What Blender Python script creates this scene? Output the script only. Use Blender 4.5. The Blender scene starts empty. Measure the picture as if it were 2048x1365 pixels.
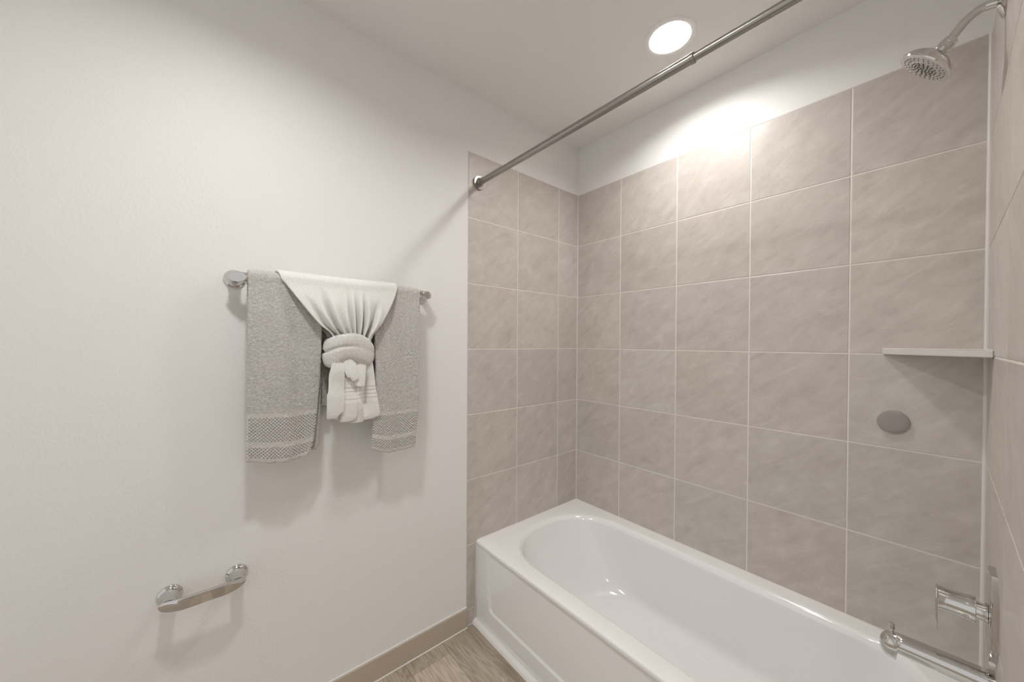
import bpy, bmesh, math, random
import numpy as np
from mathutils import Vector, Matrix, noise

# ------------------------------------------------------------------ camera, world, exposure
sc = bpy.context.scene
col = sc.collection
W = 1.507            # alcove length (x), left wall is x = 0, back wall y = 0
ZC = 2.503           # ceiling
CAM = Vector((1.428, -1.708, 1.332))
yaw, pitch, roll, FPX = .87467, -.00788, .00583, 723.156
fw = Vector((-math.sin(yaw)*math.cos(pitch), math.cos(yaw)*math.cos(pitch), math.sin(pitch)))
rt = Vector((math.cos(yaw), math.sin(yaw), 0)); up = rt.cross(fw)
r2 = rt*math.cos(roll) + up*math.sin(roll); u2 = up*math.cos(roll) - rt*math.sin(roll)
cd = bpy.data.cameras.new('camera'); cam = bpy.data.objects.new('camera', cd); col.objects.link(cam)
m = Matrix((( r2.x, u2.x, -fw.x, CAM.x), (r2.y, u2.y, -fw.y, CAM.y), (r2.z, u2.z, -fw.z, CAM.z), (0, 0, 0, 1)))
cam.matrix_world = m
cd.sensor_width = 36; cd.lens = FPX*36/2048; cd.shift_y = 10.59/2048; cd.clip_start = .01
sc.camera = cam
wd = bpy.data.worlds.new('world'); sc.world = wd; wd.use_nodes = True
wd.node_tree.nodes['Background'].inputs[0].default_value = (1.0, .99, .975, 1)   # added fill light, entering where no wall is built behind the camera
wd.node_tree.nodes['Background'].inputs[1].default_value = .66
sc.view_settings.view_transform = 'Standard'; sc.view_settings.look = 'None'
sc.view_settings.gamma = 1; sc.view_settings.use_curve_mapping = False
sc.view_settings.exposure = 0.16
LAMP_TUB = 195.0      # emission strength of the downlight lens over the tub
LAMP_ROOM = 255.0     # the same of the downlight over the room floor
LAMP_COL = (1.0, .99, .975)

# ------------------------------------------------------------------ material helpers
def new_mat(name):
    M = bpy.data.materials.new(name); M.use_nodes = True
    nt = M.node_tree; return M, nt, nt.nodes['Principled BSDF']
def N(nt, t, **k):
    n = nt.nodes.new(t)
    for a, b in k.items():
        if a.startswith('i_'):
            n.inputs[int(a[2:]) if a[2:].isdigit() else a[2:]].default_value = b
        else: setattr(n, a, b)
    return n
def plain(name, c, rough=.5, metal=0.0, bump=None, coat=0.0, ior=None):
    M, nt, p = new_mat(name)
    p.inputs['Base Color'].default_value = (*c, 1); p.inputs['Roughness'].default_value = rough
    p.inputs['Metallic'].default_value = metal
    if coat: p.inputs['Coat Weight'].default_value = coat; p.inputs['Coat Roughness'].default_value = .03
    if ior: p.inputs['IOR'].default_value = ior
    if bump:
        tc = N(nt, 'ShaderNodeTexCoord'); nz = N(nt, 'ShaderNodeTexNoise'); nz.inputs['Scale'].default_value = bump[0]
        nz.inputs['Detail'].default_value = bump[3] if len(bump) > 3 else 3
        bp = N(nt, 'ShaderNodeBump'); bp.inputs['Strength'].default_value = bump[1]; bp.inputs['Distance'].default_value = bump[2]
        nt.links.new(tc.outputs['Object'], nz.inputs['Vector']); nt.links.new(nz.outputs[0], bp.inputs['Height'])
        nt.links.new(bp.outputs[0], p.inputs['Normal'])
    return M
def emis(name, c, s):
    M, nt, p = new_mat(name)
    p.inputs['Base Color'].default_value = (.8, .8, .8, 1)
    p.inputs['Emission Color'].default_value = (*c, 1); p.inputs['Emission Strength'].default_value = s
    return M
def ramp(nt, stops):
    r = N(nt, 'ShaderNodeValToRGB'); e = r.color_ramp.elements
    e[0].position, e[0].color = stops[0][0], (*stops[0][1], 1)
    e[1].position, e[1].color = stops[-1][0], (*stops[-1][1], 1)
    for s in stops[1:-1]:
        q = e.new(s[0]); q.color = (*s[1], 1)
    return r

PAINT = plain('wall_paint', (.86, .845, .825), .55, bump=(120, .5, .0022, 4))
CEILP = plain('ceiling_paint', (.87, .855, .835), .7, bump=(120, .05, .002))
CHROME = plain('polished_chrome', (.64, .63, .615), .05, 1.0)
CHROMED = plain('chrome_shadow_gap', (.25, .24, .23), .25, 1.0)
NICKEL = plain('brushed_nickel', (.36, .345, .325), .28, 1.0)
ENAMEL = plain('tub_acrylic', (.90, .895, .885), .12, coat=.6)
CAULK = plain('white_caulk', (.74, .72, .69), .45)
GROUT = plain('grout', (.80, .755, .70), .8, bump=(400, .2, .001))
TRIMW = plain('white_plastic_trim', (.92, .91, .89), .4)
BASEB = plain('beige_baseboard', (.52, .44, .36), .5)
COVER = plain('grey_cover_plastic', (.33, .305, .285), .45)
SHELF = plain('shelf_stone', (.66, .63, .585), .25, bump=(60, .05, .001))
NOZZLE = plain('grey_rubber_nozzle', (.16, .15, .15), .5)
FACEPL = None

def tile_material():
    M, nt, p = new_mat('slate_look_tile')
    L = nt.links.new
    at = N(nt, 'ShaderNodeAttribute', attribute_name='rnd')
    uv = N(nt, 'ShaderNodeUVMap', uv_map='uv')
    sep = N(nt, 'ShaderNodeSeparateColor'); L(at.outputs['Color'], sep.inputs[0])
    sc_ = N(nt, 'ShaderNodeVectorMath', operation='SCALE'); sc_.inputs['Scale'].default_value = 30.0
    L(at.outputs['Color'], sc_.inputs[0])
    add = N(nt, 'ShaderNodeVectorMath', operation='ADD'); L(uv.outputs[0], add.inputs[0]); L(sc_.outputs[0], add.inputs[1])
    rot = N(nt, 'ShaderNodeMapping'); rot.inputs['Rotation'].default_value = (0, 0, math.radians(-36)); L(add.outputs[0], rot.inputs[0])
    mp = N(nt, 'ShaderNodeMapping'); mp.inputs['Scale'].default_value = (4.5, 13, 1)
    L(rot.outputs[0], mp.inputs[0])
    n1 = N(nt, 'ShaderNodeTexNoise'); n1.inputs['Scale'].default_value = 1.6; n1.inputs['Detail'].default_value = 9; n1.inputs['Roughness'].default_value = .62; n1.inputs['Distortion'].default_value = .9
    L(mp.outputs[0], n1.inputs['Vector'])
    n2 = N(nt, 'ShaderNodeTexNoise'); n2.inputs['Scale'].default_value = 15; n2.inputs['Detail'].default_value = 9; n2.inputs['Roughness'].default_value = .72
    L(add.outputs[0], n2.inputs['Vector'])
    mx = N(nt, 'ShaderNodeMix', data_type='FLOAT'); mx.inputs[0].default_value = .45
    L(n1.outputs[0], mx.inputs[2]); L(n2.outputs[0], mx.inputs[3])
    r = ramp(nt, [(.32, (.470, .426, .386)), (.45, (.552, .505, .462)), (.54, (.588, .541, .497)), (.68, (.665, .618, .574))])
    L(mx.outputs[0], r.inputs[0])
    # tone of each tile
    hue = N(nt, 'ShaderNodeMix', data_type='RGBA', blend_type='MIX')
    hue.inputs[6].default_value = (1.012, .985, .978, 1); hue.inputs[7].default_value = (.99, 1.0, .992, 1)
    L(sep.outputs[0], hue.inputs[0])
    mul = N(nt, 'ShaderNodeMix', data_type='RGBA', blend_type='MULTIPLY'); mul.inputs[0].default_value = 1
    L(r.outputs[0], mul.inputs[6]); L(hue.outputs[2], mul.inputs[7])
    mr = N(nt, 'ShaderNodeMapRange'); mr.inputs[3].default_value = .95; mr.inputs[4].default_value = 1.04
    L(sep.outputs[1], mr.inputs[0])
    mul2 = N(nt, 'ShaderNodeVectorMath', operation='SCALE'); L(mul.outputs[2], mul2.inputs[0]); L(mr.outputs[0], mul2.inputs['Scale'])
    L(mul2.outputs[0], p.inputs['Base Color'])
    # slate relief, in patches of small pits
    n3 = N(nt, 'ShaderNodeTexNoise'); n3.inputs['Scale'].default_value = 160; n3.inputs['Detail'].default_value = 3
    mp3 = N(nt, 'ShaderNodeMapping'); mp3.inputs['Rotation'].default_value = (0, 0, math.radians(-30)); mp3.inputs['Scale'].default_value = (1, 2.0, 1)
    L(add.outputs[0], mp3.inputs[0]); L(mp3.outputs[0], n3.inputs['Vector'])
    n4 = N(nt, 'ShaderNodeTexNoise'); n4.inputs['Scale'].default_value = 9; n4.inputs['Detail'].default_value = 2
    L(add.outputs[0], n4.inputs['Vector'])
    m4 = N(nt, 'ShaderNodeMapRange'); m4.inputs[1].default_value = .5; m4.inputs[2].default_value = .68; L(n4.outputs[0], m4.inputs[0])
    pw = N(nt, 'ShaderNodeMath', operation='MULTIPLY_ADD'); pw.inputs[1].default_value = .55; pw.inputs[2].default_value = .10; L(m4.outputs[0], pw.inputs[0])
    hm = N(nt, 'ShaderNodeMath', operation='MULTIPLY'); L(n3.outputs[0], hm.inputs[0]); L(pw.outputs[0], hm.inputs[1])
    ha = N(nt, 'ShaderNodeMath', operation='MULTIPLY_ADD'); ha.inputs[1].default_value = .66; L(n1.outputs[0], ha.inputs[0]); L(hm.outputs[0], ha.inputs[2])
    bp = N(nt, 'ShaderNodeBump'); bp.inputs['Strength'].default_value = .55; bp.inputs['Distance'].default_value = .0022
    L(ha.outputs[0], bp.inputs['Height']); L(bp.outputs[0], p.inputs['Normal'])
    p.inputs['Roughness'].default_value = .34
    return M
TILE = tile_material()

def wood_material():
    M, nt, p = new_mat('wood_look_plank')
    L = nt.links.new
    at = N(nt, 'ShaderNodeAttribute', attribute_name='rnd'); uv = N(nt, 'ShaderNodeUVMap', uv_map='uv')
    sep = N(nt, 'ShaderNodeSeparateColor'); L(at.outputs['Color'], sep.inputs[0])
    sc_ = N(nt, 'ShaderNodeVectorMath', operation='SCALE'); sc_.inputs['Scale'].default_value = 17.0
    L(at.outputs['Color'], sc_.inputs[0])
    add = N(nt, 'ShaderNodeVectorMath', operation='ADD'); L(uv.outputs[0], add.inputs[0]); L(sc_.outputs[0], add.inputs[1])
    mp = N(nt, 'ShaderNodeMapping'); mp.inputs['Scale'].default_value = (1.6, 9, 1); L(add.outputs[0], mp.inputs[0])
    n0 = N(nt, 'ShaderNodeTexNoise'); n0.inputs['Scale'].default_value = 1.3; n0.inputs['Detail'].default_value = 2; L(mp.outputs[0], n0.inputs['Vector'])
    ph = N(nt, 'ShaderNodeMath', operation='MULTIPLY'); ph.inputs[1].default_value = 95; L(n0.outputs[0], ph.inputs[0])
    sn = N(nt, 'ShaderNodeMath', operation='SINE'); L(ph.outputs[0], sn.inputs[0])
    mp2 = N(nt, 'ShaderNodeMapping'); mp2.inputs['Scale'].default_value = (7, 110, 1); L(add.outputs[0], mp2.inputs[0])
    n1 = N(nt, 'ShaderNodeTexNoise'); n1.inputs['Scale'].default_value = 1.5; n1.inputs['Detail'].default_value = 5; L(mp2.outputs[0], n1.inputs['Vector'])
    a = N(nt, 'ShaderNodeMath', operation='MULTIPLY_ADD'); a.inputs[1].default_value = .06; L(sn.outputs[0], a.inputs[0]); hf = N(nt, 'ShaderNodeMath', operation='MULTIPLY_ADD'); hf.inputs[1].default_value = .55; hf.inputs[2].default_value = .225; L(n1.outputs[0], hf.inputs[0]); L(hf.outputs[0], a.inputs[2])
    n5 = N(nt, 'ShaderNodeTexNoise'); n5.inputs['Scale'].default_value = 4; L(add.outputs[0], n5.inputs['Vector'])
    b = N(nt, 'ShaderNodeMath', operation='MULTIPLY_ADD'); b.inputs[1].default_value = .30; b.inputs[2].default_value = -.15; L(n5.outputs[0], b.inputs[0])
    c = N(nt, 'ShaderNodeMath', operation='ADD'); L(a.outputs[0], c.inputs[0]); L(b.outputs[0], c.inputs[1])
    r = ramp(nt, [(.25, (.27, .21, .155)), (.42, (.40, .33, .255)), (.55, (.50, .42, .335)), (.72, (.60, .52, .43))])
    L(c.outputs[0], r.inputs[0])
    mr = N(nt, 'ShaderNodeMapRange'); mr.inputs[3].default_value = .86; mr.inputs[4].default_value = 1.12; L(sep.outputs[1], mr.inputs[0])
    mul2 = N(nt, 'ShaderNodeVectorMath', operation='SCALE'); L(r.outputs[0], mul2.inputs[0]); L(mr.outputs[0], mul2.inputs['Scale'])
    L(mul2.outputs[0], p.inputs['Base Color']); p.inputs['Roughness'].default_value = .42
    bp = N(nt, 'ShaderNodeBump'); bp.inputs['Strength'].default_value = .2; bp.inputs['Distance'].default_value = .0006
    L(c.outputs[0], bp.inputs['Height']); L(bp.outputs[0], p.inputs['Normal'])
    return M
WOOD = wood_material()

def band_mask(nt, v, a, b, soft=.0012):
    """1 for a < v < b."""
    L = nt.links.new
    m1 = N(nt, 'ShaderNodeMapRange', interpolation_type='SMOOTHSTEP'); m1.inputs[1].default_value = a-soft; m1.inputs[2].default_value = a+soft; L(v, m1.inputs[0])
    m2 = N(nt, 'ShaderNodeMapRange', interpolation_type='SMOOTHSTEP'); m2.inputs[1].default_value = b-soft; m2.inputs[2].default_value = b+soft; m2.inputs[3].default_value = 1; m2.inputs[4].default_value = 0; L(v, m2.inputs[0])
    mm = N(nt, 'ShaderNodeMath', operation='MULTIPLY'); L(m1.outputs[0], mm.inputs[0]); L(m2.outputs[0], mm.inputs[1])
    return mm.outputs[0]

def towel_material(name, c, kind):
    """kind: 'bath' (dobby border), 'hand' (thin lines in the border), 'terry', 'rib'"""
    M, nt, p = new_mat(name); L = nt.links.new
    uv = N(nt, 'ShaderNodeUVMap', uv_map='uv'); sx = N(nt, 'ShaderNodeSeparateXYZ'); L(uv.outputs[0], sx.inputs[0])
    tc = N(nt, 'ShaderNodeTexCoord')
    p.inputs['Roughness'].default_value = .95
    p.inputs['Sheen Weight'].default_value = .25; p.inputs['Sheen Roughness'].default_value = .5
    p.inputs['Specular IOR Level'].default_value = .1
    mp = N(nt, 'ShaderNodeMapping'); mp.inputs['Scale'].default_value = (1, 1, 1.5); L(tc.outputs['Object'], mp.inputs[0])
    n1 = N(nt, 'ShaderNodeTexNoise'); n1.inputs['Scale'].default_value = 195 if kind != 'hand' else 300; n1.inputs['Detail'].default_value = 3; n1.inputs['Distortion'].default_value = 1.6
    L(mp.outputs[0], n1.inputs['Vector'])
    n2 = N(nt, 'ShaderNodeTexNoise'); n2.inputs['Scale'].default_value = 22; n2.inputs['Detail'].default_value = 4; L(tc.outputs['Object'], n2.inputs['Vector'])
    base = N(nt, 'ShaderNodeMix', data_type='RGBA')
    lo = .76 if kind in ('bath', 'terry') else .90
    base.inputs[6].default_value = (c[0]*lo, c[1]*lo, c[2]*lo, 1); hi = 1.12 if kind != 'hand' else 1.03
    base.inputs[7].default_value = (c[0]*hi, c[1]*hi, c[2]*hi, 1)
    k = N(nt, 'ShaderNodeMapRange'); k.inputs[1].default_value = .36; k.inputs[2].default_value = .62; L(n1.outputs[0], k.inputs[0])
    L(k.outputs[0], base.inputs[0])
    colr = base.outputs[2]; height = n1.outputs[0]; strength = .9; dist = .0032
    if kind == 'bath':
        v = sx.outputs[1]
        def wav(src, per):
            a = N(nt, 'ShaderNodeMath', operation='MULTIPLY'); a.inputs[1].default_value = 2*math.pi/per; L(src, a.inputs[0])
            b = N(nt, 'ShaderNodeMath', operation='COSINE'); L(a.outputs[0], b.inputs[0]); return b.outputs[0]
        w = N(nt, 'ShaderNodeMath', operation='MULTIPLY'); L(wav(sx.outputs[0], .0098), w.inputs[0]); L(wav(v, .0102), w.inputs[1])
        pit = N(nt, 'ShaderNodeMapRange', interpolation_type='SMOOTHSTEP'); pit.inputs[1].default_value = -.15; pit.inputs[2].default_value = .75; L(w.outputs[0], pit.inputs[0])
        wm = N(nt, 'ShaderNodeMath', operation='ADD'); L(band_mask(nt, v, .012, .046), wm.inputs[0]); L(band_mask(nt, v, .062, .138), wm.inputs[1])
        bm = band_mask(nt, v, -.01, .153)
        flat = N(nt, 'ShaderNodeMix', data_type='RGBA'); flat.inputs[7].default_value = (c[0]*.96, c[1]*.96, c[2]*.96, 1); L(bm, flat.inputs[0]); L(colr, flat.inputs[6])
        pm = N(nt, 'ShaderNodeMath', operation='MULTIPLY'); L(pit.outputs[0], pm.inputs[0]); L(wm.outputs[0], pm.inputs[1])
        dk = N(nt, 'ShaderNodeMix', data_type='RGBA'); dk.inputs[7].default_value = (c[0]*.50, c[1]*.49, c[2]*.48, 1); L(pm.outputs[0], dk.inputs[0]); L(flat.outputs[2], dk.inputs[6])  # pits darkened: recess shade put into the colour, plus the darker ground weave
        colr = dk.outputs[2]
        hb = N(nt, 'ShaderNodeMix', data_type='FLOAT'); L(bm, hb.inputs[0]); L(n1.outputs[0], hb.inputs[2])
        inv = N(nt, 'ShaderNodeMath', operation='MULTIPLY_ADD'); inv.inputs[1].default_value = -.45; inv.inputs[2].default_value = .45; L(pm.outputs[0], inv.inputs[0])
        L(inv.outputs[0], hb.inputs[3]); height = hb.outputs[0]
    if kind == 'hand':
        v = sx.outputs[1]; strength = .8; dist = .002
        ln = None
        for z0 in (1.137, 1.150, 1.163, 1.176):
            b = band_mask(nt, v, z0-.0012, z0+.0012, .0008)
            if ln is None: ln = b
            else:
                a = N(nt, 'ShaderNodeMath', operation='MAXIMUM'); L(ln, a.inputs[0]); L(b, a.inputs[1]); ln = a.outputs[0]
        bm = band_mask(nt, v, 1.125, 1.20)
        hb = N(nt, 'ShaderNodeMix', data_type='FLOAT'); L(bm, hb.inputs[0]); L(n1.outputs[0], hb.inputs[2]); hb.inputs[3].default_value = .35
        hs = N(nt, 'ShaderNodeMath', operation='MULTIPLY_ADD'); hs.inputs[1].default_value = -.5; L(ln, hs.inputs[0]); L(hb.outputs[0], hs.inputs[2]); height = hs.outputs[0]
        dk = N(nt, 'ShaderNodeMix', data_type='RGBA'); dk.inputs[7].default_value = (c[0]*.76, c[1]*.745, c[2]*.73, 1); L(ln, dk.inputs[0]); L(colr, dk.inputs[6]); colr = dk.outputs[2]
    if kind == 'rib':
        d = N(nt, 'ShaderNodeVectorMath', operation='DOT_PRODUCT'); d.inputs[1].default_value = (.56*2*math.pi/.0036, .83*2*math.pi/.0036, 0); L(uv.outputs[0], d.inputs[0])
        s = N(nt, 'ShaderNodeMath', operation='SINE'); L(d.outputs['Value'], s.inputs[0])
        height = s.outputs[0]; strength = .7; dist = .0009
        mr = N(nt, 'ShaderNodeMapRange'); mr.inputs[1].default_value = -1; mr.inputs[3].default_value = .82; mr.inputs[4].default_value = 1.05; L(s.outputs[0], mr.inputs[0])
        sc2 = N(nt, 'ShaderNodeVectorMath', operation='SCALE'); L(colr, sc2.inputs[0]); L(mr.outputs[0], sc2.inputs['Scale']); colr = sc2.outputs[0]
    bp = N(nt, 'ShaderNodeBump'); bp.inputs['Strength'].default_value = strength; bp.inputs['Distance'].default_value = dist
    L(height, bp.inputs['Height']); L(bp.outputs[0], p.inputs['Normal'])
    L(colr, p.inputs['Base Color'])
    return M
GREYT = towel_material('grey_terry', (.63, .605, .57), 'bath')
GREYP = towel_material('grey_terry_plain', (.63, .605, .57), 'terry')
WHITET = towel_material('white_terry', (.89, .87, .835), 'hand')
RIBT = towel_material('ribbed_cotton', (.82, .79, .75), 'rib')

# ------------------------------------------------------------------ mesh helpers
def link(name, me, mat, parent=None, loc=None, smooth=35):
    if mat is not None: me.materials.append(mat)
    if smooth:
        me.polygons.foreach_set('use_smooth', [True]*len(me.polygons))
        if smooth < 180: me.set_sharp_from_angle(angle=math.radians(smooth))
    o = bpy.data.objects.new(name, me); col.objects.link(o)
    if loc is not None:
        me.transform(Matrix.Translation(-Vector(loc))); o.location = loc
    if parent is not None:
        o.parent = parent
        o.matrix_parent_inverse = Matrix.Translation(-Vector(parent.location))
        # keep plain local coordinates: fold the inverse into the location
        o.location = Vector(o.location) - Vector(parent_world(parent)); o.matrix_parent_inverse = Matrix()
    return o
def parent_world(p):
    v = Vector(p.location)
    while p.parent is not None: p = p.parent; v = v + Vector(p.location)
    return v
def mesh(verts, faces, name='m', uvs=None):
    me = bpy.data.meshes.new(name); me.from_pydata([tuple(v) for v in verts], [], faces)
    if uvs is not None:
        ul = me.uv_layers.new(name='uv')
        idx = np.empty(len(me.loops), dtype=np.int32); me.loops.foreach_get('vertex_index', idx)
        ul.data.foreach_set('uv', np.array(uvs, dtype=np.float32)[idx].ravel())
    me.validate(); me.update()
    return me
def recalc(me):
    bm = bmesh.new(); bm.from_mesh(me); bmesh.ops.recalc_face_normals(bm, faces=bm.faces); bm.to_mesh(me); bm.free(); return me
def box(x0, x1, y0, y1, z0, z1, bev=0, seg=2):
    bm = bmesh.new(); bmesh.ops.create_cube(bm, size=1)
    for v in bm.verts:
        v.co = Vector(((x0+x1)/2+v.co.x*(x1-x0), (y0+y1)/2+v.co.y*(y1-y0), (z0+z1)/2+v.co.z*(z1-z0)))
    if bev: bmesh.ops.bevel(bm, geom=bm.edges[:], offset=bev, segments=seg, affect='EDGES', profile=.5)
    me = bpy.data.meshes.new('m'); bm.to_mesh(me); bm.free(); return me
def rings_mesh(rings, cap0=True, cap1=True, closed=True, uvs=None):
    n = len(rings[0]); V = [p for r in rings for p in r]; F = []
    for i in range(len(rings)-1):
        for j in range(n if closed else n-1):
            a, b = i*n+j, i*n+(j+1) % n; F.append((a, b, b+n, a+n))
    if cap0: F.append(tuple(range(n))[::-1])
    if cap1: F.append(tuple(range((len(rings)-1)*n, len(rings)*n)))
    return recalc(mesh(V, F, uvs=uvs))
def frame(d):
    d = Vector(d).normalized(); a = Vector((0, 0, 1)) if abs(d.z) < .9 else Vector((0, 1, 0))
    u = d.cross(a).normalized(); return u, d.cross(u).normalized(), d
def lathe(prof, o, d, n=48, cap=True):
    """prof: (distance along d, radius)"""
    u, v, w = frame(d); o = Vector(o); R = []
    for t, r in prof:
        R.append([o+w*t+(u*math.cos(a)+v*math.sin(a))*max(r, 1e-5) for a in (2*math.pi*k/n for k in range(n))])
    return rings_mesh(R, cap, cap)
def catmull(P, n):
    P = np.array(P, float); Q = np.vstack([2*P[0]-P[1], P, 2*P[-1]-P[-2]]); out = []
    for i in range(1, len(Q)-2):
        for k in range(n):
            t = k/n
            out.append(.5*((2*Q[i])+(-Q[i-1]+Q[i+1])*t+(2*Q[i-1]-5*Q[i]+4*Q[i+1]-Q[i+2])*t*t+(-Q[i-1]+3*Q[i]-3*Q[i+1]+Q[i+2])*t**3))
    out.append(P[-1]); return np.array(out)
def tube(path, rad, n=32, sub=8):
    P = catmull(path, sub); R = []
    rr = np.interp(np.linspace(0, 1, len(P)), np.linspace(0, 1, len(rad)), rad)
    for i, p in enumerate(P):
        d = P[min(i+1, len(P)-1)]-P[max(i-1, 0)]; u, v, w = frame(d)
        R.append([Vector(p)+(u*math.cos(a)+v*math.sin(a))*rr[i] for a in (2*math.pi*k/n for k in range(n))])
    return rings_mesh(R)
def empty(name, loc, label, cat, group=None):
    o = bpy.data.objects.new(name, None); col.objects.link(o); o.location = loc; o.empty_display_size = .05
    o['label'] = label; o['category'] = cat
    if group: o['group'] = group
    return o
def part(name, me, mat, parent, label=None, smooth=35):
    o = link(name, me, mat, parent, smooth=smooth)
    # geometry is written in world coordinates: shift it into the parent's frame
    me.transform(Matrix.Translation(-parent_world(parent)))
    o.location = (0, 0, 0)
    if label: o['label'] = label
    return o
def struct(name, me, mat, parent=None, label=None, smooth=None):
    if parent is None: o = link(name, me, mat, smooth=smooth)
    else: o = part(name, me, mat, parent, smooth=smooth)
    if parent is None: o['kind'] = 'structure'
    if label: o['label'] = label
    return o

# ------------------------------------------------------------------ room shell
XR, YF = 2.75, -3.1      # right wall of the room beyond the alcove, open end behind the camera, left for the fill light
TT = .009                # tile thickness
struct('floor', box(-.1, XR+.1, YF-.1, .1, -.1, -.004), BASEB)
LIGHTS = [(.745, -.362), (.745, -1.640), (2.05, -2.20)]
def ceiling():
    """slab with a round hole for each downlight, closed above"""
    bm = bmesh.new(); E_ = []
    def loop(pts):
        v = [bm.verts.new((x, y, ZC)) for x, y in pts]
        for i in range(len(v)): E_.append(bm.edges.new((v[i], v[(i+1) % len(v)])))
    loop([(-.1, YF-.1), (XR+.1, YF-.1), (XR+.1, .1), (-.1, .1)])
    for lx, ly in LIGHTS: loop([(lx+.080*math.cos(2*math.pi*k/48), ly+.080*math.sin(2*math.pi*k/48)) for k in range(48)])
    bmesh.ops.triangle_fill(bm, edges=E_, use_beauty=True)
    r_ = bmesh.ops.extrude_face_region(bm, geom=bm.faces[:])
    for v in r_['geom']:
        if isinstance(v, bmesh.types.BMVert): v.co.z = ZC+.06
    me0 = box(-.1, XR+.1, YF-.1, .1, ZC+.06, ZC+.1)
    bm.from_mesh(me0); bmesh.ops.recalc_face_normals(bm, faces=bm.faces)
    me = bpy.data.meshes.new('m'); bm.to_mesh(me); bm.free(); return me
struct('ceiling', ceiling(), CEILP, label='flat off-white ceiling')
wl = struct('wall_left', box(-.1, -TT, YF-.1, .1, -.004, ZC), PAINT, label='white textured wall with the towel rail')
struct('wall_side', box(XR, XR+.1, YF-.1, .1, -.004, ZC), PAINT)
wb = struct('wall_back', box(-TT, W+TT, TT, .1, -.004, ZC), PAINT, label='white wall above the beige tiles')
wr = struct('wall_right', box(W+TT, W+.13, -.86, .1, -.004, ZC), PAINT, label='tiled end wall with the shower fittings')

# the painted wall stands flush with the tile face on the left wall, as in the photo
part('plaster_skin', box(-TT, 0, YF, -.7845, 0, ZC), PAINT, wl, smooth=None)
part('plaster_skin', box(-TT, 0, -.7845, 0, 2.2265, ZC), PAINT, wl, smooth=None)
part('plaster_skin', box(0, W, 0, TT, 2.2265, ZC), PAINT, wb, smooth=None)
part('plaster_skin', box(W, W+TT, -.86, TT, 2.2265, ZC), PAINT, wr, smooth=None)
part('plaster_skin', box(W, W+TT, -.86, -.802, 0, 2.2265), PAINT, wr, smooth=None)

def panels(parent, us, vs, to3d, nrm, mat, gap, depth, bev, seed, name, vmin=None):
    """One mesh of bevelled pieces; each piece carries its own random tone in the 'rnd' attribute."""
    random.seed(seed); V = []; F = []; UV = []; C = []
    for i in range(len(us)-1):
        for j in range(len(vs)-1):
            a0, a1, b0, b1 = us[i]+gap/2, us[i+1]-gap/2, vs[j]+gap/2, vs[j+1]-gap/2
            if a1-a0 < .004 or b1-b0 < .004: continue
            c = (random.random(), random.random(), random.random(), 1); k = len(V)
            lv = [(0, -depth), (0, -bev), (bev*.35, -bev*.35), (bev, 0)]
            for e, d in lv:
                for (u, v) in ((a0+e, b0+e), (a1-e, b0+e), (a1-e, b1-e), (a0+e, b1-e)):
                    V.append(Vector(to3d(u, v))+Vector(nrm)*d); UV.append((u, v)); C.append(c)
            for r in range(3):
                for q in range(4):
                    F.append((k+r*4+q, k+r*4+(q+1) % 4, k+r*4+4+(q+1) % 4, k+r*4+4+q))
            F.append((k+12, k+13, k+14, k+15))
    me = recalc(mesh(V, F, uvs=UV))
    at = me.color_attributes.new('rnd', 'FLOAT_COLOR', 'POINT'); at.data.foreach_set('color', np.array(C, dtype=np.float32).ravel())
    return part(name, me, mat, parent, smooth=None)
H = .3078; Z3 = 1.3048
rows = [0.006] + [Z3+H*k for k in range(-4, 3)] + [2.2265]
rows = sorted(set(r for r in rows))
g = .0042
panels(wl, [-.7845, -.4772, -.1685, -.0005], rows, lambda u, v: (0, u, v), (1, 0, 0), TILE, g, TT, .0012, 3, 'tile_panel')
panels(wb, [.0005, .2975, .6040, .9094, 1.2140, W-.0005], rows, lambda u, v: (u, 0, v), (0, -1, 0), TILE, g, TT, .0012, 11, 'tile_panel')
panels(wr, [-.802, -.5043, -.1965, -.0005], rows, lambda u, v: (W, u, v), (-1, 0, 0), TILE, g, TT, .0012, 5, 'tile_panel')
part('grout', box(-TT, -.0012, -.7825, 0, .004, 2.2265), GROUT, wl, smooth=None)
part('grout', box(0, W, .0012, TT, .004, 2.2265), GROUT, wb, smooth=None)
part('grout', box(W+.0012, W+TT, -.80, 0, .004, 2.2265), GROUT, wr, smooth=None)
# caulk beads: corners, tile edge, tub joints, baseboard
def bead(parent, p0, p1, r, mat=CAULK):
    return part('caulk_bead', tube([p0, ((p0[0]+p1[0])/2, (p0[1]+p1[1])/2, (p0[2]+p1[2])/2), p1], [r, r, r], 10, 2), mat, parent)
bead(wb, (.0005, -.0005, .385), (.0005, -.0005, 2.226), .0028)
bead(wb, (W-.001, -.001, .385), (W-.001, -.001, 2.226), .0060)
bead(wl, (-.0008, -.7852, .09), (-.0008, -.7852, 2.228), .0024)

bl = struct('baseboard_left', box(0, .010, YF, -.7845, .002, .091, .0015), BASEB, label='beige baseboard')
bead(bl, (.0025, YF, .0925), (.0025, -.7845, .0925), .0035)
bead(bl, (.0105, YF, .0015), (.0105, -.7845, .0015), .0032)
bead(bl, (.002, -.7845, .0015), (.002, -.735, .0015), .0032)
struct('baseboard_side', box(XR-.010, XR, YF, 0, .002, .091, .0015), BASEB)

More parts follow.
